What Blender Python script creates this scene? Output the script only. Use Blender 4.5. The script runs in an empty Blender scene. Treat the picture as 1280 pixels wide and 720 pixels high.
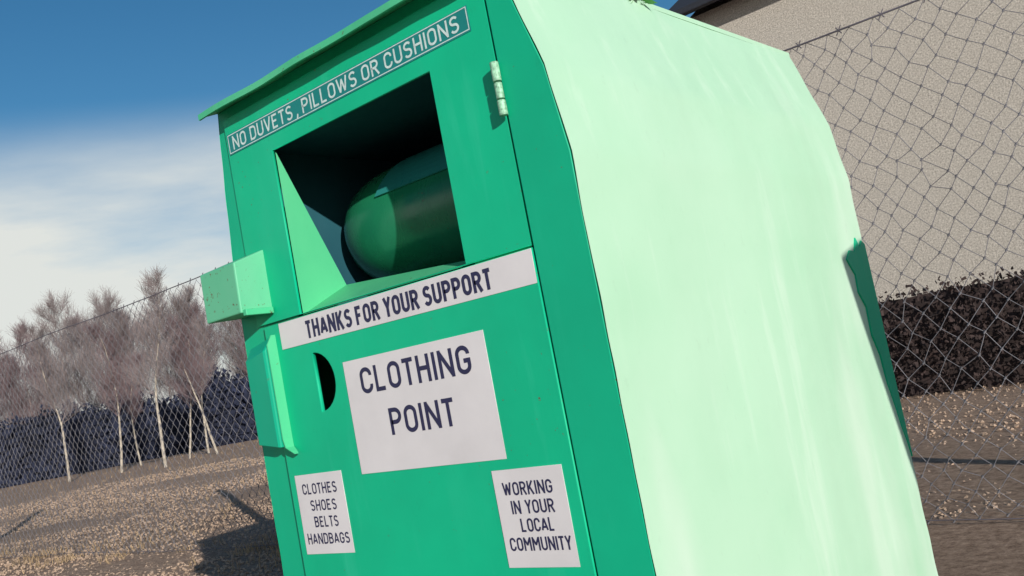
import bpy, bmesh, math, random
import numpy as np
from mathutils import Vector, Matrix, Euler, noise
random.seed(7); np.random.seed(7)
H=1.1   # camera height above ground; "relative" z values get +H
col=bpy.context.scene.collection
sc=bpy.context.scene

# ------------------------------------------------------------------ helpers
def link(o): col.objects.link(o); return o
def mobj(name,verts,faces,mat=None,parent=None,smooth=False):
    me=bpy.data.meshes.new(name); me.from_pydata([tuple(v) for v in verts],[],[tuple(f) for f in faces]); me.update()
    if mat: me.materials.append(mat)
    if smooth:
        me.polygons.foreach_set('use_smooth',[True]*len(me.polygons))
    o=bpy.data.objects.new(name,me); link(o)
    if parent: o.parent=parent
    return o
def fixn(o):
    bm=bmesh.new(); bm.from_mesh(o.data); bmesh.ops.recalc_face_normals(bm,faces=bm.faces); bm.to_mesh(o.data); bm.free()
def bev(o,w=.003,seg=2):
    m=o.modifiers.new('bevel','BEVEL'); m.width=w; m.segments=seg; m.limit_method='ANGLE'; m.angle_limit=math.radians(35)
def empty(name,loc,label,cat,group=None):
    e=bpy.data.objects.new(name,None); e.location=loc; link(e); e.empty_display_size=.2
    e['label']=label; e['category']=cat
    if group: e['group']=group
    return e
def box(name,x0,x1,y0,y1,z0,z1,mat,parent=None,b=0):
    v=[(x0,y0,z0),(x1,y0,z0),(x1,y1,z0),(x0,y1,z0),(x0,y0,z1),(x1,y0,z1),(x1,y1,z1),(x0,y1,z1)]
    f=[(0,3,2,1),(4,5,6,7),(0,1,5,4),(1,2,6,5),(2,3,7,6),(3,0,4,7)]
    o=mobj(name,v,f,mat,parent)
    if b: bev(o,b)
    return o
def plate(name,loops,yf,th,mat,parent=None,bevel=.0012):
    """loops in (x,z_rel); first outer, rest holes. front surface at y=yf"""
    cu=bpy.data.curves.new(name+'_c','CURVE'); cu.dimensions='2D'; cu.fill_mode='BOTH'
    cu.extrude=max(th/2-bevel,.0001); cu.bevel_depth=bevel; cu.bevel_resolution=1; cu.offset=-bevel
    for lp in loops:
        s=cu.splines.new('POLY'); s.points.add(len(lp)-1)
        for i,p in enumerate(lp): s.points[i].co=(p[0],p[1]+H,0,1)
        s.use_cyclic_u=True
    t=bpy.data.objects.new('tmp',cu); link(t)
    dg=bpy.context.evaluated_depsgraph_get()
    me=bpy.data.meshes.new_from_object(t.evaluated_get(dg)); bpy.data.objects.remove(t)
    me.transform(Matrix.Translation((0,yf+th/2,0))@Matrix.Rotation(math.pi/2,4,'X'))
    me.materials.clear(); me.materials.append(mat); me.name=name
    o=bpy.data.objects.new(name,me); link(o)
    if parent: o.parent=parent
    return o
def rect(x0,x1,z0,z1): return [(x0,z0),(x1,z0),(x1,z1),(x0,z1)]

# ------------------------------------------------------------------ materials
def newmat(name):
    m=bpy.data.materials.new(name); m.use_nodes=True
    nt=m.node_tree; b=nt.nodes['Principled BSDF']; return m,nt,b
def N(nt,t,**k):
    n=nt.nodes.new(t)
    for a,v in k.items(): setattr(n,a,v)
    return n
def noise_node(nt,scale,detail=5,rough=.6,vec=None,stretch=None):
    tc=N(nt,'ShaderNodeTexCoord'); mp=N(nt,'ShaderNodeMapping')
    if stretch: mp.inputs['Scale'].default_value=stretch
    nt.links.new(tc.outputs['Object'],mp.inputs['Vector'])
    n=N(nt,'ShaderNodeTexNoise'); n.inputs['Scale'].default_value=scale; n.inputs['Detail'].default_value=detail; n.inputs['Roughness'].default_value=rough
    nt.links.new(mp.outputs[0],n.inputs['Vector']); return n
def ramp(nt,src,p0,c0,p1,c1):
    r=N(nt,'ShaderNodeValToRGB'); r.color_ramp.elements[0].position=p0; r.color_ramp.elements[1].position=p1
    r.color_ramp.elements[0].color=c0; r.color_ramp.elements[1].color=c1
    nt.links.new(src,r.inputs[0]); return r
def mix(nt,fac,a,b,mode='MIX'):
    m=N(nt,'ShaderNodeMix',data_type='RGBA',blend_type=mode)
    for i,v in ((0,fac),(6,a),(7,b)):
        if hasattr(v,'is_linked') or hasattr(v,'links'): nt.links.new(v,m.inputs[i])
        else: m.inputs[i].default_value=v
    return m.outputs[2]
def C(r,g,b): return (r,g,b,1)
def bump(nt,b,h,strength,dist):
    bp=N(nt,'ShaderNodeBump'); bp.inputs['Strength'].default_value=strength; bp.inputs['Distance'].default_value=dist
    nt.links.new(h,bp.inputs['Height']); nt.links.new(bp.outputs[0],b.inputs['Normal']); return bp
def paint(name,base,dark,light,rust=.0,rough=.45,streak=.35,spec=.3,wash=.8):
    m,nt,b=newmat(name)
    n1=noise_node(nt,2.2,4,.6); n2=noise_node(nt,9,5,.65,stretch=(1,1,.12)); n3=noise_node(nt,70,3,.7)
    n4=noise_node(nt,2.6,3,.55,stretch=(1,1,.3)); n5=noise_node(nt,38,6,.8,stretch=(1,1,.5)); n6=noise_node(nt,2.5,2,.5)
    c=mix(nt,ramp(nt,n1.outputs[0],.35,C(0,0,0),.7,C(1,1,1)).outputs[0],base,dark)
    s=ramp(nt,n2.outputs[0],.56,C(0,0,0),.8,C(streak,streak,streak))
    c=mix(nt,s.outputs[0],c,light)
    s2=ramp(nt,n4.outputs[0],.55,C(0,0,0),.74,C(streak*wash,streak*wash,streak*wash))
    c=mix(nt,s2.outputs[0],c,light)
    g=ramp(nt,n5.outputs[0],.60,C(0,0,0),.86,C(.35,.35,.35))
    c=mix(nt,g.outputs[0],c,C(base[0]*.5+.01,base[1]*.5,base[2]*.5))
    if rust>0:
        r=ramp(nt,n3.outputs[0],.72-rust*.1,C(0,0,0),.76-rust*.1,C(1,1,1))
        patch=ramp(nt,n6.outputs[0],.5-.15*rust,C(0,0,0),.62,C(1,1,1))
        mm=N(nt,'ShaderNodeMath',operation='MULTIPLY');nt.links.new(r.outputs[0],mm.inputs[0]);nt.links.new(patch.outputs[0],mm.inputs[1])
        c=mix(nt,mm.outputs[0],c,C(.13,.06,.03))
    nt.links.new(c,b.inputs['Base Color'])
    rr=ramp(nt,n2.outputs[0],.3,(rough-.08,)*3+(1,),.7,(rough+.12,)*3+(1,))
    nt.links.new(rr.outputs[0],b.inputs['Roughness'])
    b.inputs['Specular IOR Level'].default_value=spec
    nb=noise_node(nt,5,3,.5)
    bump(nt,b,nb.outputs[0],.35,.006)
    return m
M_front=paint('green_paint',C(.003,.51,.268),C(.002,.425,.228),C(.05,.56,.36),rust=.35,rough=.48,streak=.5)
M_flange=paint('flange_paint',C(.002,.45,.245),C(.002,.39,.215),C(.03,.51,.31),rust=.2,rough=.5)
M_handle=paint('handle_paint',C(.003,.38,.23),C(.002,.33,.20),C(.04,.46,.28),rust=.5,rough=.5)
M_side=paint('sunlit_mint_paint',C(.43,.665,.50),C(.385,.64,.46),C(.62,.74,.65),rough=.40,streak=.62,spec=.4,wash=1.0)  # same green as the front, paler: sunlight on this side put into the colour
M_trim=paint('light_green_paint',C(.09,.54,.28),C(.06,.48,.25),C(.2,.60,.38),rust=.7,rough=.5)
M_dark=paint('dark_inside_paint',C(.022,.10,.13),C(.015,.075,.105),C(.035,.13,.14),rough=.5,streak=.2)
M_drum=paint('drum_paint',C(.018,.24,.11),C(.010,.16,.09),C(.06,.38,.18),rust=.5,rough=.25,spec=.5)
M_flap=paint('drum_flap_paint',C(.03,.26,.24),C(.02,.21,.21),C(.05,.32,.27),rough=.3,spec=.5)
M_strip=paint('banner_teal',C(.012,.23,.22),C(.010,.20,.20),C(.02,.28,.25),rough=.45,streak=.1)
def simple(name,c,rough=.6,metal=0,var=.15,scale=20,bmp=0):
    m,nt,b=newmat(name); n=noise_node(nt,scale,5,.6)
    cc=mix(nt,ramp(nt,n.outputs[0],.3,C(0,0,0),.7,C(1,1,1)).outputs[0],C(*[x*(1-var) for x in c]),C(*[min(1,x*(1+var)) for x in c]))
    nt.links.new(cc,b.inputs['Base Color']); b.inputs['Roughness'].default_value=rough; b.inputs['Metallic'].default_value=metal
    if bmp: bump(nt,b,n.outputs[0],.6,bmp)
    return m
M_sign=simple('white_sign_vinyl',(.69,.665,.69),.45,var=.07,scale=5)
M_navy=simple('navy_lettering',(.022,.022,.075),.5,var=.1)
M_pale=simple('pale_lettering',(.58,.72,.72),.5,var=.15,scale=80)
M_hinge=simple('hinge_steel_paint',(.25,.48,.33),.5,var=.6,scale=120,bmp=.001)
M_wire=simple('galvanised_wire',(.17,.165,.185),.55,.0,var=.35,scale=3)
M_twist=simple('rusty_strand_wire',(.11,.10,.12),.6,.0,var=.35,scale=3)
M_post=simple('concrete_post',(.34,.33,.31),.9,var=.2,bmp=.004)
M_bark=simple('birch_bark',(.40,.35,.29),.9,var=.4,scale=5)
M_twig=simple('winter_twigs',(.215,.155,.165),.9,var=.3,scale=.6)
M_twig2=simple('winter_twigs_grey',(.26,.215,.215),.9,var=.3,scale=.6)
M_wood=simple('weathered_timber',(.2,.15,.11),.85,var=.3,bmp=.004)
M_slate=simple('dark_roof',(.022,.025,.035),.7,var=.2)
M_leaf=simple('weed_leaf',(.08,.32,.05),.5,var=.3)

# ------------------------------------------------------------------ stroke lettering
def arc(cx,cy,rx,ry,a0,a1,n=12):
    return [(cx+rx*math.cos(math.radians(a0+(a1-a0)*i/n)),cy+ry*math.sin(math.radians(a0+(a1-a0)*i/n))) for i in range(n+1)]
def glyph(ch):
    G={
    'A':(.58,[[(0,0),(.27,1)],[(.58,0),(.31,1)],[(.27,1),(.31,1)],[(.09,.28),(.49,.28)]]),
    'B':(.5,[[(0,.53),(0,0)]+arc(.26,.265,.24,.265,-90,90)+[(0,.53)],[(0,.53),(0,1)]+arc(.25,.765,.22,.235,90,-90)+[(0,.53)]]),
    'C':(.5,[[(.5,.70)]+arc(.25,.74,.25,.26,0,180)+arc(.25,.26,.25,.26,180,360)+[(.5,.30)]]),
    'D':(.5,[[(0,.5),(0,0)]+arc(.24,.26,.26,.26,-90,0)+arc(.24,.74,.26,.26,0,90)+[(0,1),(0,.5)]]),
    'E':(.44,[[(.44,1),(0,1),(0,0),(.44,0)],[(0,.52),(.38,.52)]]),
    'F':(.43,[[(.43,1),(0,1),(0,-.08)],[(0,.5),(.37,.5)]]),
    'G':(.5,[[(.5,.72)]+arc(.25,.74,.25,.26,0,180)+arc(.25,.26,.25,.26,180,360)+[(.5,.46),(.26,.46)]]),
    'H':(.5,[[(0,-.08),(0,1.08)],[(.5,-.08),(.5,1.08)],[(0,.52),(.5,.52)]]),
    'I':(.0,[[(0,-.08),(0,1.08)]]),
    'K':(.52,[[(0,-.08),(0,1.08)],[(.50,1.06),(.03,.38)],[(.17,.58),(.53,-.06)]]),
    'L':(.43,[[(0,1.08),(0,0),(.43,0)]]),
    'M':(.66,[[(0,-.08),(0,1.08)],[(.66,-.08),(.66,1.08)],[(.02,1.0),(.34,.40)],[(.64,1.0),(.32,.40)]]),
    'N':(.54,[[(0,-.08),(0,1.08)],[(.54,-.08),(.54,1.08)],[(.0,1.02),(.54,-.02)]]),
    'O':(.5,[[(0,.5)]+arc(.25,.26,.25,.26,180,360)+arc(.25,.74,.25,.26,0,180)+[(0,.5)]]),
    'P':(.48,[[(0,-.08),(0,1)]+arc(.23,.73,.25,.27,90,-90)+[(0,.46)]]),
    'R':(.5,[[(0,-.08),(0,1)]+arc(.23,.74,.25,.26,90,-90)+[(0,.48)],[(.24,.48),(.52,-.08)]]),
    'S':(.48,[arc(.24,.76,.23,.24,25,270)+arc(.24,.26,.24,.26,90,-155)]),
    'T':(.48,[[(-.03,1),(.51,1)],[(.24,1),(.24,-.08)]]),
    'U':(.5,[[(0,1.08)]+arc(.25,.25,.25,.25,180,360)+[(.5,1.08)]]),
    'V':(.56,[[(0,1.07),(.26,0)],[(.56,1.07),(.30,0)],[(.25,0),(.31,0)]]),
    'W':(.82,[[(0,1.07),(.2,.0)],[(.21,-.02),(.41,.95)],[(.41,.95),(.61,-.02)],[(.62,0),(.82,1.07)]]),
    'Y':(.52,[[(0,1.07),(.26,.46)],[(.52,1.07),(.26,.46)],[(.26,.5),(.26,-.08)]]),
    ',':(.05,[[(.06,.10),(-.03,-.24)]]),
    }
    return G[ch]
def ribbon(pts,t):
    q=[Vector(pts[0])]
    for p in pts[1:]:
        if (Vector(p)-q[-1]).length>1e-5: q.append(Vector(p))
    closed=(q[0]-q[-1]).length<1e-4 and len(q)>3
    if closed: q=q[:-1]
    n=len(q); L=[];Rr=[]
    for i in range(n):
        if closed: d0=(q[i]-q[i-1]).normalized(); d1=(q[(i+1)%n]-q[i]).normalized()
        else:
            d1=(q[i+1]-q[i]).normalized() if i<n-1 else (q[i]-q[i-1]).normalized()
            d0=(q[i]-q[i-1]).normalized() if i>0 else d1
        n0=Vector((-d0.y,d0.x));n1=Vector((-d1.y,d1.x)); m=(n0+n1)
        m=m.normalized() if m.length>1e-4 else n0
        k=t/2/max(.42,m.dot(n0))
        L.append(q[i]+m*k);Rr.append(q[i]-m*k)
    return L,Rr,closed
def lettering(name,lines,y,mat,parent,sp=.48):
    """lines: (text,x0,x1,zc_rel,height,stroke fraction)"""
    V=[];F=[]
    narrow={'T':.03,'V':.03,'Y':.04,'A':.03,'L':.0}
    for (s,x0,x1,zc,h,t) in lines:
        pen=0; items=[]; prev=None
        for ch in s:
            if ch==' ': pen+=sp+t; prev=' '; continue
            if prev not in (None,' '): pen+=.11+t-narrow.get(ch,0)-narrow.get(prev,0)
            if ch==',' : pen-=.1
            w,st=glyph(ch); items.append((pen,st)); pen+=w; prev=ch
            if ch==',' : pen-=.05
        tot=pen+t
        sx=(x1-x0)/tot; sy=h/(1+t)
        T=t*sy
        for (px,st) in items:
            for k,pl in enumerate(st):
                def yy_(b): return -t/2 if b<=-.05 and b>-.2 else (1+t/2 if b>=1.05 else b)
                P=[(x0+(px+t/2+a)*sx, zc-h/2+(yy_(b)+t/2)*sy) for a,b in pl]
                L,Rr,cl=ribbon(P,T); n=len(L); base=len(V); yy=y-k*.00012
                for a,b in zip(L,Rr): V+= [(a.x,yy,a.y+H),(b.x,yy,b.y+H)]
                for i in range(n if cl else n-1):
                    j=(i+1)%n; F.append((base+2*i,base+2*i+1,base+2*j+1,base+2*j))
    return mobj(name,V,F,mat,parent)

# ------------------------------------------------------------------ CLOTHING BANK
bank=empty('clothing_bank',(0,0,0),'large green metal clothing recycling bank with sunlight painted as mint on one side','clothing bank')
RP=[(-1.03,.610),(.28,.610),(.405,.611),(.59,.589),(.75,.542),(.866,.508)]
LP=[(-1.03,-.606),(.30,-.608),(.45,-.600),(.65,-.582),(.866,-.556)]
W0,W1,Wb,Wt=-.331,.273,.243,.690
outline=[(x-.002,z) for z,x in RP]+[(x+.002,z) for z,x in reversed(LP)]
Dh=[(-.305,-.016)]+[(-.305+.073*math.cos(math.radians(a)),.0605+.0765*math.sin(math.radians(a))) for a in range(-84,85,12)]+[(-.305,.137)]
plate('front_frame',[outline,rect(W0-.02,W1+.02,Wb-.02,Wt+.02),rect(-.345,-.205,-.05,.17),rect(.458,.470,-.93,.835)],0,.004,M_flange,bank)
fl=[(.471,-1.02)]+[(x-.0045,z) for z,x in RP[:-1]]+[(.513,.84),(.471,.84)]
plate('side_flange',[fl],-.012,.0118,M_flange,bank,.0015)
plate('chute_surround',[rect(-.526,.464,.2435,.835),rect(W0,W1,Wb+.003,Wt)],-.008,.0078,M_front,bank,.0015)
plate('door',[rect(-.492,.465,-.95,.2385),Dh],-.012,.0118,M_front,bank,.002)
def side(name,prof,mat,sgn,y0):
    P=[(z,x) for z,x in prof]
    NZ=90;NY=60;V=[];F=[]
    for i in range(NZ+1):
        z=P[0][0]+(P[-1][0]-P[0][0])*i/NZ
        x=np.interp(z,[p[0] for p in P],[p[1] for p in P])
        for j in range(NY+1):
            y=y0+(1.56-y0)*j/NY
            e=min(1,min(j,NY-j)/6)
            w=noise.noise(Vector((y*1.6,z*1.5,3.1+sgn)))*.007+noise.noise(Vector((y*5,z*3,9.1)))*.0018
            ew=noise.noise(Vector((z*9,j/NY*3,1.7)))*.003
            V.append((x+sgn*(w*e+ew*(1-e)),y,z+H))
    for i in range(NZ):
        for j in range(NY):
            a=i*(NY+1)+j; F.append((a,a+1,a+NY+2,a+NY+1) if sgn>0 else (a,a+NY+1,a+NY+2,a+1))
    return mobj(name,V,F,mat,bank,True)
side('side_panel',RP,M_side,1,-.013)['label']='side panel with sunlight painted in as pale mint'
side('side_panel',LP,M_front,-1,0)
mobj('back_panel',[(x,1.56,z+H) for x,z in outline],[tuple(range(len(outline)))],M_front,bank)
cp=[(1.372,.137),(1.41,.165),(1.455,.160),(1.487,.205),(1.512,.172),(1.535,.195),(1.563,.182),(1.563,-.52),(1.545,-.46),(1.528,-.42),(1.515,-.36),(1.488,-.27),(1.480,-.18),(1.446,-.11),(1.452,-.02),(1.412,.03),(1.418,.085)]  # outline of the rear-edge shadow; added plate carries its dark green
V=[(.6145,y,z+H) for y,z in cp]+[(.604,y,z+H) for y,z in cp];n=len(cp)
cpo=mobj('shadow_shape_plate',V,[tuple(range(n)),tuple(reversed(range(n,2*n)))]+[(i,(i+1)%n,n+(i+1)%n,n+i) for i in range(n)],M_flange,bank);fixn(cpo)
box('base_plate',-.60,.604,.002,1.558,.062,.075,M_flange,bank)
for x in (-.45,.40): box('skid',x,x+.08,.05,1.5,0,.0615,M_flange,bank,.004)
def prism(name,pr,xsr,mat,amp):
    V=[]
    for x in xsr:
        for y,z in pr:
            V.append((x,y+noise.noise(Vector((x*6,y,0)))*amp,z+H+noise.noise(Vector((x*5,y*2,5)))*amp))
    n=len(pr);F=[]
    for i in range(len(xsr)-1):
        for j in range(n):
            k=(j+1)%n; F.append((i*n+j,i*n+k,(i+1)*n+k,(i+1)*n+j))
    F.append(tuple(range(n)));F.append(tuple(range((len(xsr)-1)*n,len(xsr)*n)))
    o=mobj(name,V,F,mat,bank);fixn(o);return o
xs_=[-.562+1.070*i/24 for i in range(25)]
prism('drip_lip',[(-.062,.842),(-.062,.858),(-.02,.872),(.04,.880),(.04,.868),(-.0,.8665),(-.05,.850),(-.056,.842)],xs_,M_trim,.0045)
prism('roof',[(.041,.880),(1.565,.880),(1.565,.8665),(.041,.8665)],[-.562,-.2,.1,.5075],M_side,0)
# chute recess
ch=mobj('chute',[(W0,.002,Wb+H),(W0,.002,Wt+H),(W0-.008,.172,.316+H),
  (W0,.002,Wb+H),(W1,.002,Wb+H),(W1,.035,.258+H),(W0-.008,.172,.316+H)],[(0,1,2),(3,4,5,6)],
  paint('chute_green',C(.10,.54,.27),C(.07,.48,.24),C(.18,.60,.36),rust=.4),bank)
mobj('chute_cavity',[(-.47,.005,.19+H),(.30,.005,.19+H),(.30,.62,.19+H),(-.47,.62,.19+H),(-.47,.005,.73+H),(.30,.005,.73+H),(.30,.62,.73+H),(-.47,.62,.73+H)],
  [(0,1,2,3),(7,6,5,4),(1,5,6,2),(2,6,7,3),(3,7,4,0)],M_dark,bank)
V=[];F=[];na=64;cy_,cz_=.395,.468
xsd=[-.458,-.452,-.435,-.41,-.38,-.34,-.29,-.23,.25,.26]; rs=[.03,.075,.110,.136,.153,.166,.174,.178,.178,.172]
for x,r in zip(xsd,rs):
    for k in range(na):
        a=2*math.pi*k/na; V.append((x,cy_+r*math.cos(a),cz_+H+r*math.sin(a)))
ns=len(xsd)
for i in range(ns-1):
    for k in range(na):
        F.append((i*na+k,i*na+(k+1)%na,(i+1)*na+(k+1)%na,(i+1)*na+k))
F.append(tuple(range(na)));F.append(tuple(range((ns-1)*na,ns*na)))
dr=mobj('drum',V,F,M_drum,bank,True);fixn(dr)
V=[];F=[];nb_=8
for rr_ in (.181,.185):
    for i in range(nb_+1):
        a=math.radians(158-46*i/nb_)
        for x in (-.22+.05*i/nb_,.245):
            V.append((x,cy_+rr_*math.cos(a),cz_+H+rr_*math.sin(a)))
m_=2*(nb_+1)
for o_ in (0,m_):
    for i in range(nb_): F.append((o_+2*i,o_+2*i+1,o_+2*i+3,o_+2*i+2))
ring=[2*i for i in range(nb_+1)]+[2*i+1 for i in reversed(range(nb_+1))]
for i in range(len(ring)):
    a,b_=ring[i],ring[(i+1)%len(ring)];F.append((a,b_,b_+m_,a+m_))
bf=mobj('drum_flap',V,F,M_flap,bank);fixn(bf)
# lock box (slanted top)
v=[(-.610,-.107,.276),(-.445,-.107,.276),(-.445,-.002,.281),(-.610,-.002,.281),(-.612,-.105,.412),(-.445,-.105,.413),(-.443,-.002,.447),(-.612,-.002,.446)]
M_box=paint('lock_box_paint',C(.14,.52,.31),C(.11,.48,.28),C(.30,.62,.44),rust=.8,rough=.5)
lb=mobj('lock_box',[(a,b,c+H) for a,b,c in v],[(0,3,2,1),(4,5,6,7),(0,1,5,4),(1,2,6,5),(2,3,7,6),(3,0,4,7)],M_box,bank);bev(lb,.004)
lt=box('lock_box_tab',-.447,-.432,-.10,-.013,.268+H,.285+H,M_trim,bank,.002)
# folded handle channel with raised top and small foot
pf=[(-.560,-.0125),(-.554,-.044),(-.546,-.050),(-.462,-.050),(-.4545,-.046),(-.4515,-.0125)]
V=[]
for (zl,zr,ins) in ((-.072,-.090,0),(.150,.172,0),(.186,.207,1)):
    for x,y in pf:
        t=(x+.562)/.11
        V.append((x,y if not ins else max(y,-.022),zl+(zr-zl)*t+H))
n=6;F=[]
for s in (0,1): F+=[(s*n+i,s*n+i+1,(s+1)*n+i+1,(s+1)*n+i) for i in range(n-1)]+[(s*n+n-1,s*n,(s+1)*n,(s+1)*n+n-1)]
F+=[tuple(reversed(range(n))),tuple(range(2*n,3*n))]
hp=mobj('handle',V,F,M_handle,bank);fixn(hp);bev(hp,.002)
rp=[(-.4512,-.0125),(-.4500,-.046),(-.4462,-.046),(-.4462,-.0125)]
V=[];zz=[(-.112,.026,.35),(-.102,.016,.6),(-.092,.002,.8),(-.07,0,.9),(.05,0,.9),(.185,0,.9),(.21,0,.4)]
for z,dx,sy in zz:
    for x,y in rp: V.append((x+dx,-.0125+(y+.0125)*sy-dx*.3,z+H))
F=[]
for s in range(len(zz)-1): F+=[(s*4+i,s*4+(i+1)%4,s*4+4+(i+1)%4,s*4+4+i) for i in range(4)]
F+=[(3,2,1,0),tuple(range(len(V)-4,len(V)))]
rim=mobj('handle_rim',V,F,M_trim,bank);fixn(rim)
for z0,z1,r in ((.594,.636,.0095),(.556,.591,.0088),(.520,.553,.0095)):
    V=[];k=16
    for z in (z0,z1):
        for i in range(k):
            a=2*math.pi*i/k; V.append((.4705+r*math.cos(a),-.0245+r*math.sin(a),z+H))
    F=[(i,(i+1)%k,k+(i+1)%k,k+i) for i in range(k)]+[tuple(reversed(range(k))),tuple(range(k,2*k))]
    h=mobj('hinge',V,F,M_hinge,bank); bev(h,.0015)
# signs (measured on the body plane, moved forward on to the door face)
def sign(name,x0,x1,z0,z1,yb,mat,lines,lmat,sp=.48):
    q=lambda: random.uniform(-.0012,.0012)
    k=1+(yb-.0016)/1.5156
    fx=lambda x: 1.6197-(1.6197-x)*k
    lp=[(fx(a)+q(),b*k+q()) for a,b in rect(x0,x1,z0,z1)]
    s=plate(name,[lp],yb-.0016,.0014,mat,bank,.0003)
    lettering('lettering',[(t,fx(a),fx(b),zc*k,h*k,w_) for t,a,b,zc,h,w_ in lines],yb-.0022,lmat,s,sp)
    return s
s1=sign('banner',-.530,.407,.736,.794,-.008,M_strip,[('NO DUVETS , PILLOWS OR CUSHIONS',-.508,.378,.765,.0385,.17)],M_pale,.42)
kk=1-.0096/1.5156;fx=lambda x:1.6197-(1.6197-x)*kk
x0,x1,z0,z1=fx(-.5275),fx(.4045),.7385*kk,.7915*kk
plate('outline',[rect(x0,x1,z0,z1),rect(x0+.0024,x1-.0024,z0+.0024,z1-.0024)],-.0102,.0004,M_pale,s1,.0001)
sign('banner',-.441,.4535,.1665,.2385,-.012,M_sign,[('THANKS FOR YOUR SUPPORT',-.330,.334,.2015,.047,.24)],M_navy,.42)
sign('sign',-.207,.278,-.189,.097,-.012,M_sign,[('CLOTHING',-.151,.229,.040,.065,.19),('POINT',-.070,.154,-.070,.065,.19)],M_navy)
x0,x1,z0,z1=-.484,-.286,-.3825,-.172
w=x1-x0;hh=z1-z0
sign('sign',x0,x1,z0,z1,-.012,M_sign,[('CLOTHES',x0+.13*w,x0+.86*w,z1-.185*hh,.0285,.18),('SHOES',x0+.25*w,x0+.80*w,z1-.395*hh,.0285,.18),('BELTS',x0+.28*w,x0+.78*w,z1-.60*hh,.0285,.18),('HANDBAGS',x0+.07*w,x0+.95*w,z1-.81*hh,.0285,.18)],M_navy)
x0,x1,z0,z1=.227,.4225,-.424,-.2125
w=x1-x0;hh=z1-z0
sign('sign',x0,x1,z0,z1,-.012,M_sign,[('WORKING',x0+.12*w,x0+.83*w,z1-.20*hh,.029,.18),('IN YOUR',x0+.20*w,x0+.81*w,z1-.39*hh,.029,.18),('LOCAL',x0+.29*w,x0+.76*w,z1-.575*hh,.029,.18),('COMMUNITY',x0+.08*w,x0+.95*w,z1-.765*hh,.029,.18)],M_navy)

# small weed on roof
V=[];F=[]
for i in range(60):
    a=random.uniform(0,6.28);l=random.uniform(.02,.055);p=Vector((.502+random.uniform(-.02,.012),.57+random.uniform(-.05,.05),.878+H))
    d=Vector((math.cos(a),math.sin(a),random.uniform(-.9,.7))).normalized()*l; s=d.cross(Vector((0,0,1))).normalized()*l*.25
    b=len(V);V+=[p,p+d*.5+s,p+d,p+d*.5-s];F.append((b,b+1,b+2,b+3))
wd=mobj('weed',V,F,M_leaf); wd['label']='small green weed growing on the bank roof edge';wd['category']='plant'

# ------------------------------------------------------------------ GROUND
m,nt,b=newmat('gravel_ground')
n1=noise_node(nt,.35,6,.6);n2=noise_node(nt,18,8,.85);n3=noise_node(nt,2.3,6,.75)
c=mix(nt,ramp(nt,n2.outputs[0],.38,C(0,0,0),.62,C(1,1,1)).outputs[0],C(.18,.118,.085),C(.55,.40,.305))
c=mix(nt,ramp(nt,n3.outputs[0],.45,C(0,0,0),.75,C(.5,.5,.5)).outputs[0],c,C(.27,.19,.14))
c=mix(nt,ramp(nt,n1.outputs[0],.5,C(0,0,0),.75,C(.25,.25,.25)).outputs[0],c,C(.24,.19,.12))
nt.links.new(c,b.inputs['Base Color']);b.inputs['Roughness'].default_value=.95;b.inputs['Specular IOR Level'].default_value=.15
bump(nt,b,n2.outputs[0],1,.025)
V=[];F=[]
nx=90
xs=np.concatenate([[-1500,-600,-250,-120],np.linspace(-60,20,nx),[60,200,600,1500]]);ys=np.concatenate([[-1500,-400,-100,-30],np.linspace(-8,60,nx),[120,300,700,1500]])
for y in ys:
    for x in xs:
        d=math.hypot(x,y-.7)
        k=min(1,max(0,(d-2)/3)) if d<70 else 0
        V.append((x,y,(noise.noise(Vector((x*.35,y*.35,0)))*.05+noise.noise(Vector((x*1.3,y*1.3,4)))*.02)*k))
nn=len(xs)
for i in range(len(ys)-1):
    for j in range(nn-1):
        a=i*nn+j;F.append((a,a+1,a+nn+1,a+nn))
g=mobj('ground',V,F,m,None,True);g['kind']='structure'
V=[];F=[]
ico=[(0,0,1),(1,0,0),(0,1,0),(-1,0,0),(0,-1,0),(0,0,-1)];icf=[(0,1,2),(0,2,3),(0,3,4),(0,4,1),(5,2,1),(5,3,2),(5,4,3),(5,1,4)]
for i in range(24000):
    s=random.uniform(0,1)**1.3*24
    a=random.uniform(-.62,-.2) if i%5 else random.uniform(.3,.6)
    x=1.62+(-.632+.764*a)*(s+4.5);y=-1.516+(.775+.645*a)*(s+4.5)
    r=random.uniform(.007,.019)*(1+s*.03); q=Euler((random.random()*3,random.random()*3,random.random()*3)).to_matrix()
    b0=len(V)
    for p in ico: 
        t=q@Vector((p[0]*random.uniform(.7,1.3),p[1]*random.uniform(.7,1.3),p[2]*.7)); V.append((x+t.x*r,y+t.y*r,t.z*r*.8+.005))
    F+=[tuple(b0+k for k in f) for f in icf]
gs=mobj('gravel',V,F,simple('gravel_stones',(.40,.29,.215),.9,var=.4,scale=3.5));gs['kind']='stuff';gs['label']='loose brown gravel stones scattered on rough ground';gs['category']='gravel'
V=[];F=[]
for i in range(6000):
    if i<2500: x=random.uniform(-12,-3.2);y=3+random.gauss(0,.25)
    else:
        s=random.uniform(6,46);a=random.uniform(-.62,-.2);x=1.62+(-.632+.764*a)*s;y=-1.516+(.775+.645*a)*s
    cl=noise.noise(Vector((x*1.2,y*1.2,7)))
    if cl<.05: continue
    h=random.uniform(.03,.10)*(1+cl);a=random.uniform(0,6.28);w=.003+.0005*abs(y)
    d=Vector((math.cos(a),math.sin(a),0));p=Vector((x,y,0));b0=len(V)
    V+=[p-d*w,p+d*w,p+Vector((random.uniform(-.5,.5)*h,random.uniform(-.5,.5)*h,h))];F.append((b0,b0+1,b0+2))
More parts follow.
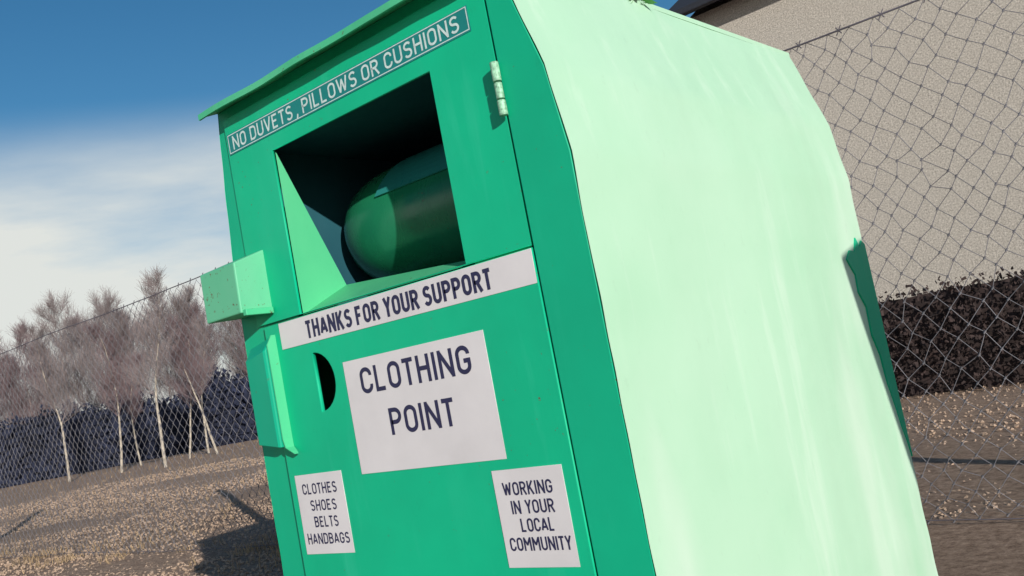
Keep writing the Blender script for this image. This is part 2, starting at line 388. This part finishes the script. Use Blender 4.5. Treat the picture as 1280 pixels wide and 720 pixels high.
gr=mobj('dry_grass',V,F,simple('dry_grass',(.34,.24,.14),.9,var=.4,scale=3));gr['kind']='stuff';gr['label']='dry brown grass tufts along the wire fence';gr['category']='grass'

# ------------------------------------------------------------------ tube helper (numpy)
def tubes(P,Q,r0,r1,k=4):
    P=np.array(P,float);Q=np.array(Q,float);r0=np.array(r0,float)[:,None];r1=np.array(r1,float)[:,None]
    d=Q-P;d/=np.linalg.norm(d,axis=1,keepdims=True)+1e-9
    ref=np.where(np.abs(d[:,2:3])>.9,np.array([[1.,0,0]]),np.array([[0,0,1.]]))
    u=np.cross(d,ref);u/=np.linalg.norm(u,axis=1,keepdims=True)+1e-9;w=np.cross(d,u)
    rings=[]
    for (c,r) in ((P,r0),(Q,r1)):
        for i in range(k):
            a=2*math.pi*i/k; rings.append(c+r*(u*math.cos(a)+w*math.sin(a)))
    V=np.stack(rings,1).reshape(-1,3); n=len(P)
    base=(np.arange(n)*2*k)[:,None]
    f=[]
    for i in range(k):
        j=(i+1)%k; f.append(base+np.array([[i,j,k+j,k+i]]))
    return V,np.concatenate(f,0)
def tube_mesh(name,P,Q,r0,r1,mat,k=4):
    V,F=tubes(P,Q,r0,r1,k)
    me=bpy.data.meshes.new(name);me.vertices.add(len(V));me.vertices.foreach_set('co',V.ravel())
    me.loops.add(F.size);me.loops.foreach_set('vertex_index',F.ravel().astype(np.int32));me.polygons.add(len(F))
    me.polygons.foreach_set('loop_start',np.arange(0,F.size,4,dtype=np.int32));me.polygons.foreach_set('loop_total',np.full(len(F),4,dtype=np.int32))
    me.update(calc_edges=True);me.validate();me.materials.append(mat);return me

# ------------------------------------------------------------------ CHAIN LINK FENCE
fence=empty('chain_link_fence',(-4.8,3,0),'galvanised chain-link fence with wire strands behind the clothing bank','fence')
def fpart(name,me):
    o=bpy.data.objects.new(name,me);link(o);o.parent=fence;o.matrix_parent_inverse=Matrix.Translation((4.8,-3,0));return o
w=.057;wz=.064;FX0=-12.6;nW=int(17.4/w);FT=1.315+H;nz=int((FT-.03)/wz)
P=[];Q=[];PK=[];QK=[];RW=[]
def pt(x,k_,i):
    am=.03+.045*min(1,max(0,(x+3)/2))
    j=noise.noise(Vector((x*7.3,k_*.9,8)))*am*.5
    return (x+noise.noise(Vector((x*1.1,k_*.11,1)))*am+j, 3+noise.noise(Vector((x*.8,k_*.1,2)))*.04+(.003 if (i+k_)%2 else -.003), .03+wz*k_+noise.noise(Vector((x*1.3,k_*.07,6)))*am*min(1,.3+(nz-k_)/6)+noise.noise(Vector((x*6.1,k_*.8,3)))*am*.45)
for i in range(nW):
    for k in range(nz):
        a=pt(FX0+w*(i+((i+k)%2)),k,i);b_=pt(FX0+w*(i+((i+k+1)%2)),k+1,i)
        P.append(a);Q.append(b_);RW.append(.0023 if a[0]<-3 else .0017)
        if (i+k)%2==0: PK.append((a[0]-.005,a[1],a[2]-.006));QK.append((a[0]+.005,a[1],a[2]+.006))
R0=RW+[.0045]*len(PK)
fpart('wire_mesh',tube_mesh('wire_mesh',P+PK,Q+QK,R0,R0,M_wire,4))
for zc in (FT+.005,.05):
    P=[];Q=[];R0=[]
    f=lambda x:(x,2.99,zc-.02*math.sin(abs((x+4.8)%3.8)/3.8*math.pi)+.004*noise.noise(Vector((x*3,zc,0))))
    for i in range(170):
        xa=FX0+.102*i;xb=xa+.102
        P.append(f(xa));Q.append(f(xb));R0.append(.005 if zc>2 else .003)
        if zc>2 and i%2==0:
            c_=f(xa);P+= [(c_[0]-.014,c_[1],c_[2]-.022),(c_[0]+.014,c_[1]-.01,c_[2]-.02)];Q+=[(c_[0]+.014,c_[1],c_[2]+.022),(c_[0]-.014,c_[1]+.01,c_[2]+.02)];R0+=[.0028]*2
    fpart('line_wire',tube_mesh('line_wire',P,Q,R0,R0,M_twist,5))
for x in (-11.9,-4.8,-1.0,2.8):
    o=box('post',x-.05,x+.05,3.01,3.11,-.3,FT+.06,M_post);bev(o,.01)
    o.parent=fence;o.matrix_parent_inverse=Matrix.Translation((4.8,-3,0))

# ------------------------------------------------------------------ TREES
def make_tree(seed,height,twigmat,barkmat,lean=0.04,spread=1.0,low=.2,dens=1.0):
    rnd=random.Random(seed)
    T=([],[],[],[]);B=([],[],[],[])
    def seg(S,a,b,r0,r1): S[0].append(tuple(a));S[1].append(tuple(b));S[2].append(r0);S[3].append(r1)
    def branch(p,d,L,r,lev):
        n={1:6,2:4,3:3}[lev];st=L/n
        for i in range(n):
            d=(d+Vector((rnd.gauss(0,.12),rnd.gauss(0,.12),rnd.gauss(.08,.08)))).normalized()
            q=p+d*st;ra=r*(1-i/n*.75);rb=r*(1-(i+1)/n*.75)
            seg(B,p,q,ra,rb);p=q
            if lev<3:
                for _ in range(2):
                    if rnd.random()<.88*dens:
                        a=rnd.uniform(0,6.28);side=Vector((math.cos(a),math.sin(a),rnd.uniform(0,.8)))
                        nd=(d*.8+side*.65).normalized()
                        branch(p,nd,L*rnd.uniform(.4,.75)*(1-.3*i/n),max(rb*.55,.006),lev+1)
            elif rnd.random()<.75*dens:
                a=Vector((rnd.gauss(0,1),rnd.gauss(0,1),rnd.gauss(.5,.8))).normalized()
                q2=p+(d*.7+a*.5).normalized()*rnd.uniform(.2,.5);seg(B,p,q2,.005,.003)
    p=Vector((0,0,-.1));d=Vector((rnd.gauss(0,lean),rnd.gauss(0,lean),1)).normalized();n=12;r=height*.010
    for i in range(n):
        d=(d+Vector((rnd.gauss(0,.05),rnd.gauss(0,.05),.05))).normalized()
        q=p+d*height/n;f0=1-i/n*.9;f1=1-(i+1)/n*.9
        seg(T,p,q,r*f0,r*f1)
        p=q
        t=(i+1)/n
        if t>low:
            for _ in range(3):
                a=rnd.uniform(0,6.28);nd=Vector((math.cos(a),math.sin(a),rnd.uniform(.6,1.5))).normalized()
                branch(p,nd,height*rnd.uniform(.24,.38)*spread*(1.05-t*.7),r*f1*.45,1)
    return tube_mesh('trunk',*T,barkmat,7),tube_mesh('crown',*B,twigmat,3)
M_barkd=simple('grey_bark',(.28,.23,.22),.9,var=.4,scale=4)
var=[make_tree(11,7.6,M_twig,M_barkd,spread=1.0,low=.2),make_tree(12,8.2,M_twig2,M_barkd,spread=1.0,low=.25),make_tree(13,7.2,M_twig,M_barkd,spread=1.05,low=.2),make_tree(14,7.8,M_twig2,M_barkd,spread=1.0,low=.2)]
vb=[make_tree(21,6.8,M_twig2,M_bark,lean=.04,spread=.7,low=.35,dens=.8),make_tree(22,6.0,M_twig,M_bark,lean=.05,spread=.7,low=.35,dens=.8)]
def place(v,x,y,s,label,grp,rz=None):
    e=empty('tree',(x,y,0),label,'tree',grp)
    for nm,me in zip(('trunk','crown'),v):
        o=bpy.data.objects.new(nm,me);link(o);o.parent=e
    e.scale=(s,s,s);e.rotation_euler[2]=random.uniform(0,6.28) if rz is None else rz
def campos(lat,dep): return (1.62-.632*dep+.764*lat,-1.516+.775*dep+.645*lat)
for (dx,dy),s,dist,v in (((-.988,.492),.9,35,1),((-.9503,.5227),.95,33,0),((-.9043,.5593),.9,36,1),((-.912,.553),.8,40,0),((-.97,.506),.8,41,1),((-1.03,.455),.85,37,0),((-.93,.54),.85,38,1)):
    place(vb[v],1.62+dx*dist,-1.516+dy*dist,s,'slim pale-barked bare birch standing in front of hedge','bare birches before the hedge')
lat=-46
while lat<20:
    x,y=campos(lat,random.uniform(51,60))
    place(var[random.randrange(4)],x,y,random.uniform(.92,1.12),'bare winter tree with purplish twigs behind dark hedge','bare trees along the hedge')
    lat+=random.uniform(.8,1.3) if lat<-8 else random.uniform(1.6,2.6)

# ------------------------------------------------------------------ HEDGES
def hedge(name,fn,n,size,mat,label,hfun,depth,core=.85):
    V=[];F=[]
    for i in range(n):
        t=random.random();x,y=fn(t,random.gauss(0,depth));h=hfun(t)
        z=h*(1-random.random()**1.4*.98)*random.uniform(.6,1.08) if random.random()<.5 else random.uniform(0,h)
        q=Euler((random.uniform(0,3),random.uniform(0,3),random.uniform(0,6))).to_matrix();s=size*random.uniform(.5,1.3)
        for k,(a,b) in enumerate(((-1,-.5),(1,-.4),(.9,.5),(-.8,.6))):
            p=q@Vector((a*s,b*s,0));V.append((x+p.x,y+p.y,max(0.01,z+p.z)))
        F.append((4*i,4*i+1,4*i+2,4*i+3))
    b0=len(V)
    for i in range(241):
        x,y=fn(i/240,0);V+=[(x,y,0),(x,y,hfun(i/240)*core)]
    F+=[(b0+2*i,b0+2*i+2,b0+2*i+3,b0+2*i+1) for i in range(240)]
    o=mobj(name,V,F,mat);o['label']=label;o['category']='hedge';return o
Mh=simple('dark_evergreen',(.015,.020,.045),.95,var=.4,scale=.5)
hedge('hedge',lambda t,g:campos(-48+72*t,49+g),34000,.12,Mh,'long dense dark evergreen hedge beyond the gravel',lambda t:3.4+1.1*noise.noise(Vector((t*26,0,0)))+.6*noise.noise(Vector((t*90,3,0))),.4,.9)
Mh2=simple('brown_hedge_twigs',(.034,.021,.020),.9,var=.6,scale=9)
hedge('hedge',lambda t,g:(-7+14*t,8.8+g),30000,.024,Mh2,'dark reddish brown hedge in front of pebble-dashed building',lambda t:1.10+.08*noise.noise(Vector((t*20,0,0))),.18,.95)

# ------------------------------------------------------------------ BUILDING
bld=empty('building',(1,12,0),'beige pebble-dashed building with dark eaves beyond fence','building')
m,nt,b=newmat('pebble_dash')
n1=noise_node(nt,44,5,.85);n2=noise_node(nt,1.0,5,.6);n3=noise_node(nt,12,6,.8)
c=mix(nt,ramp(nt,n1.outputs[0],.40,C(0,0,0),.60,C(1,1,1)).outputs[0],C(.29,.26,.225),C(.74,.68,.61))
c=mix(nt,ramp(nt,n3.outputs[0],.45,C(0,0,0),.7,C(.55,.55,.55)).outputs[0],c,C(.40,.365,.32))
c=mix(nt,ramp(nt,n2.outputs[0],.35,C(0,0,0),.8,C(.35,.35,.35)).outputs[0],c,C(.54,.50,.45))
nt.links.new(c,b.inputs['Base Color']);b.inputs['Roughness'].default_value=.95;b.inputs['Specular IOR Level'].default_value=.2
bump(nt,b,n1.outputs[0],.8,.018)
BI=Matrix.Translation((-1,-12,0))
def bp(o): o.parent=bld;o.matrix_parent_inverse=BI;return o
E=4.98+H
v=[(-4.75,12,0),(7.2,12,0),(7.2,20,0),(-4.75,20,0),(-4.75,12,E),(7.2,12,E),(7.2,20,E),(-4.75,20,E),(-4.75,16,E+2.4),(7.2,16,E+2.4)]
bp(mobj('wall',v,[(0,1,5,4),(1,2,6,9,5),(2,3,7,6),(3,0,4,8,7)],m))
v=[(-5.0,11.65,E-.05),(7.45,11.65,E-.05),(7.45,16,E+2.52),(-5.0,16,E+2.52),(-5.0,20.35,E-.05),(7.45,20.35,E-.05),
   (-5.0,11.65,E+.10),(7.45,11.65,E+.10),(7.45,16,E+2.67),(-5.0,16,E+2.67),(-5.0,20.35,E+.10),(7.45,20.35,E+.10)]
ro=bp(mobj('roof',v,[(0,1,2,3),(3,2,5,4),(6,9,8,7),(9,10,11,8),(0,6,7,1),(4,5,11,10),(0,3,9,6),(3,4,10,9),(1,7,8,2),(2,8,11,5)],M_slate));fixn(ro)
bp(box('gutter',-5.02,7.47,11.53,11.645,E-.05,E+.06,M_slate,None,.02))
Mg=simple('window_glass',(.03,.04,.05),.15,var=.1)
for x in (1.2,4.4):
    for z in (1.0,3.9):
        wf=bp(box('window',x,x+1.1,11.93,11.995,z,z+1.2,M_sign))
        gl=box('pane',x+.07,x+1.03,11.92,11.928,z+.07,z+1.13,Mg);gl.parent=wf
# unseen post, added and leaned to cast a shadow on the side panel's rear
po=mobj('shadow_caster_post',[(2.62,.80,0),(2.80,.80,0),(2.80,1.15,0),(2.62,1.15,0),(2.62,.262,.76+H),(2.80,.262,.76+H),(2.80,.60,.76+H),(2.62,.60,.76+H),(2.71,.44,.84+H)],
  [(0,3,2,1),(0,1,5,4),(1,2,6,5),(2,3,7,6),(3,0,4,7),(4,5,8),(5,6,8),(6,7,8),(7,4,8)],M_wood);bev(po,.01)
po['label']='added out-of-view leaning post that casts the side panel shadow';po['category']='post'

# ------------------------------------------------------------------ LIGHT + WORLD
el=math.radians(15);az=math.radians(28)
sd=Vector((math.cos(el)*math.cos(az),-math.cos(el)*math.sin(az),math.sin(el)))
sl=bpy.data.lights.new('sun','SUN');sl.energy=4.8;sl.angle=math.radians(.5);sl.color=(1,.945,.85)
so=bpy.data.objects.new('sun',sl);link(so);so.rotation_euler=sd.to_track_quat('Z','Y').to_euler();so.location=(8,-5,6)
wd_=bpy.data.worlds.new('World');sc.world=wd_;wd_.use_nodes=True;nt=wd_.node_tree;bg=nt.nodes['Background']
sky=N(nt,'ShaderNodeTexSky',sky_type='NISHITA');sky.sun_disc=False;sky.sun_elevation=el;sky.sun_rotation=math.atan2(sd.x,sd.y);sky.air_density=1.0;sky.dust_density=.4;sky.ozone_density=3
hs=N(nt,'ShaderNodeHueSaturation');hs.inputs['Hue'].default_value=.494;hs.inputs['Saturation'].default_value=1.24;hs.inputs['Value'].default_value=.72;nt.links.new(sky.outputs[0],hs.inputs['Color'])
tc=N(nt,'ShaderNodeTexCoord');sep=N(nt,'ShaderNodeSeparateXYZ');nt.links.new(tc.outputs['Generated'],sep.inputs[0])
mp=N(nt,'ShaderNodeMapping');mp.inputs['Scale'].default_value=(1,1,4.5);nt.links.new(tc.outputs['Generated'],mp.inputs[0])
nz_=N(nt,'ShaderNodeTexNoise');nz_.inputs['Scale'].default_value=2.1;nz_.inputs['Detail'].default_value=8;nz_.inputs['Roughness'].default_value=.54;nt.links.new(mp.outputs[0],nz_.inputs['Vector'])
mr=N(nt,'ShaderNodeMapRange',interpolation_type='SMOOTHSTEP');mr.inputs['From Min'].default_value=.335;mr.inputs['From Max'].default_value=.215;nt.links.new(sep.outputs[2],mr.inputs[0])
ad=N(nt,'ShaderNodeMath',operation='MULTIPLY_ADD');nt.links.new(nz_.outputs[0],ad.inputs[0]);ad.inputs[1].default_value=3.0;ad.inputs[2].default_value=-.52
mu=N(nt,'ShaderNodeMath',operation='MULTIPLY',use_clamp=True);nt.links.new(ad.outputs[0],mu.inputs[0]);nt.links.new(mr.outputs[0],mu.inputs[1])
c=mix(nt,mu.outputs[0],hs.outputs[0],C(5.7,5.9,5.65))
nt.links.new(c,bg.inputs[0]);bg.inputs[1].default_value=.13

# ------------------------------------------------------------------ CAMERA
cam=bpy.data.cameras.new('camera');co=bpy.data.objects.new('camera',cam);link(co)
co.location=(1.6197,-1.5156,H);co.rotation_euler=(1.65832,.1897,.7007);cam.sensor_width=36;cam.lens=36*1149.68/1280;cam.clip_end=5000;cam.clip_start=.02
sc.camera=co
sc.view_settings.view_transform='Standard';sc.view_settings.look='None';sc.view_settings.exposure=0
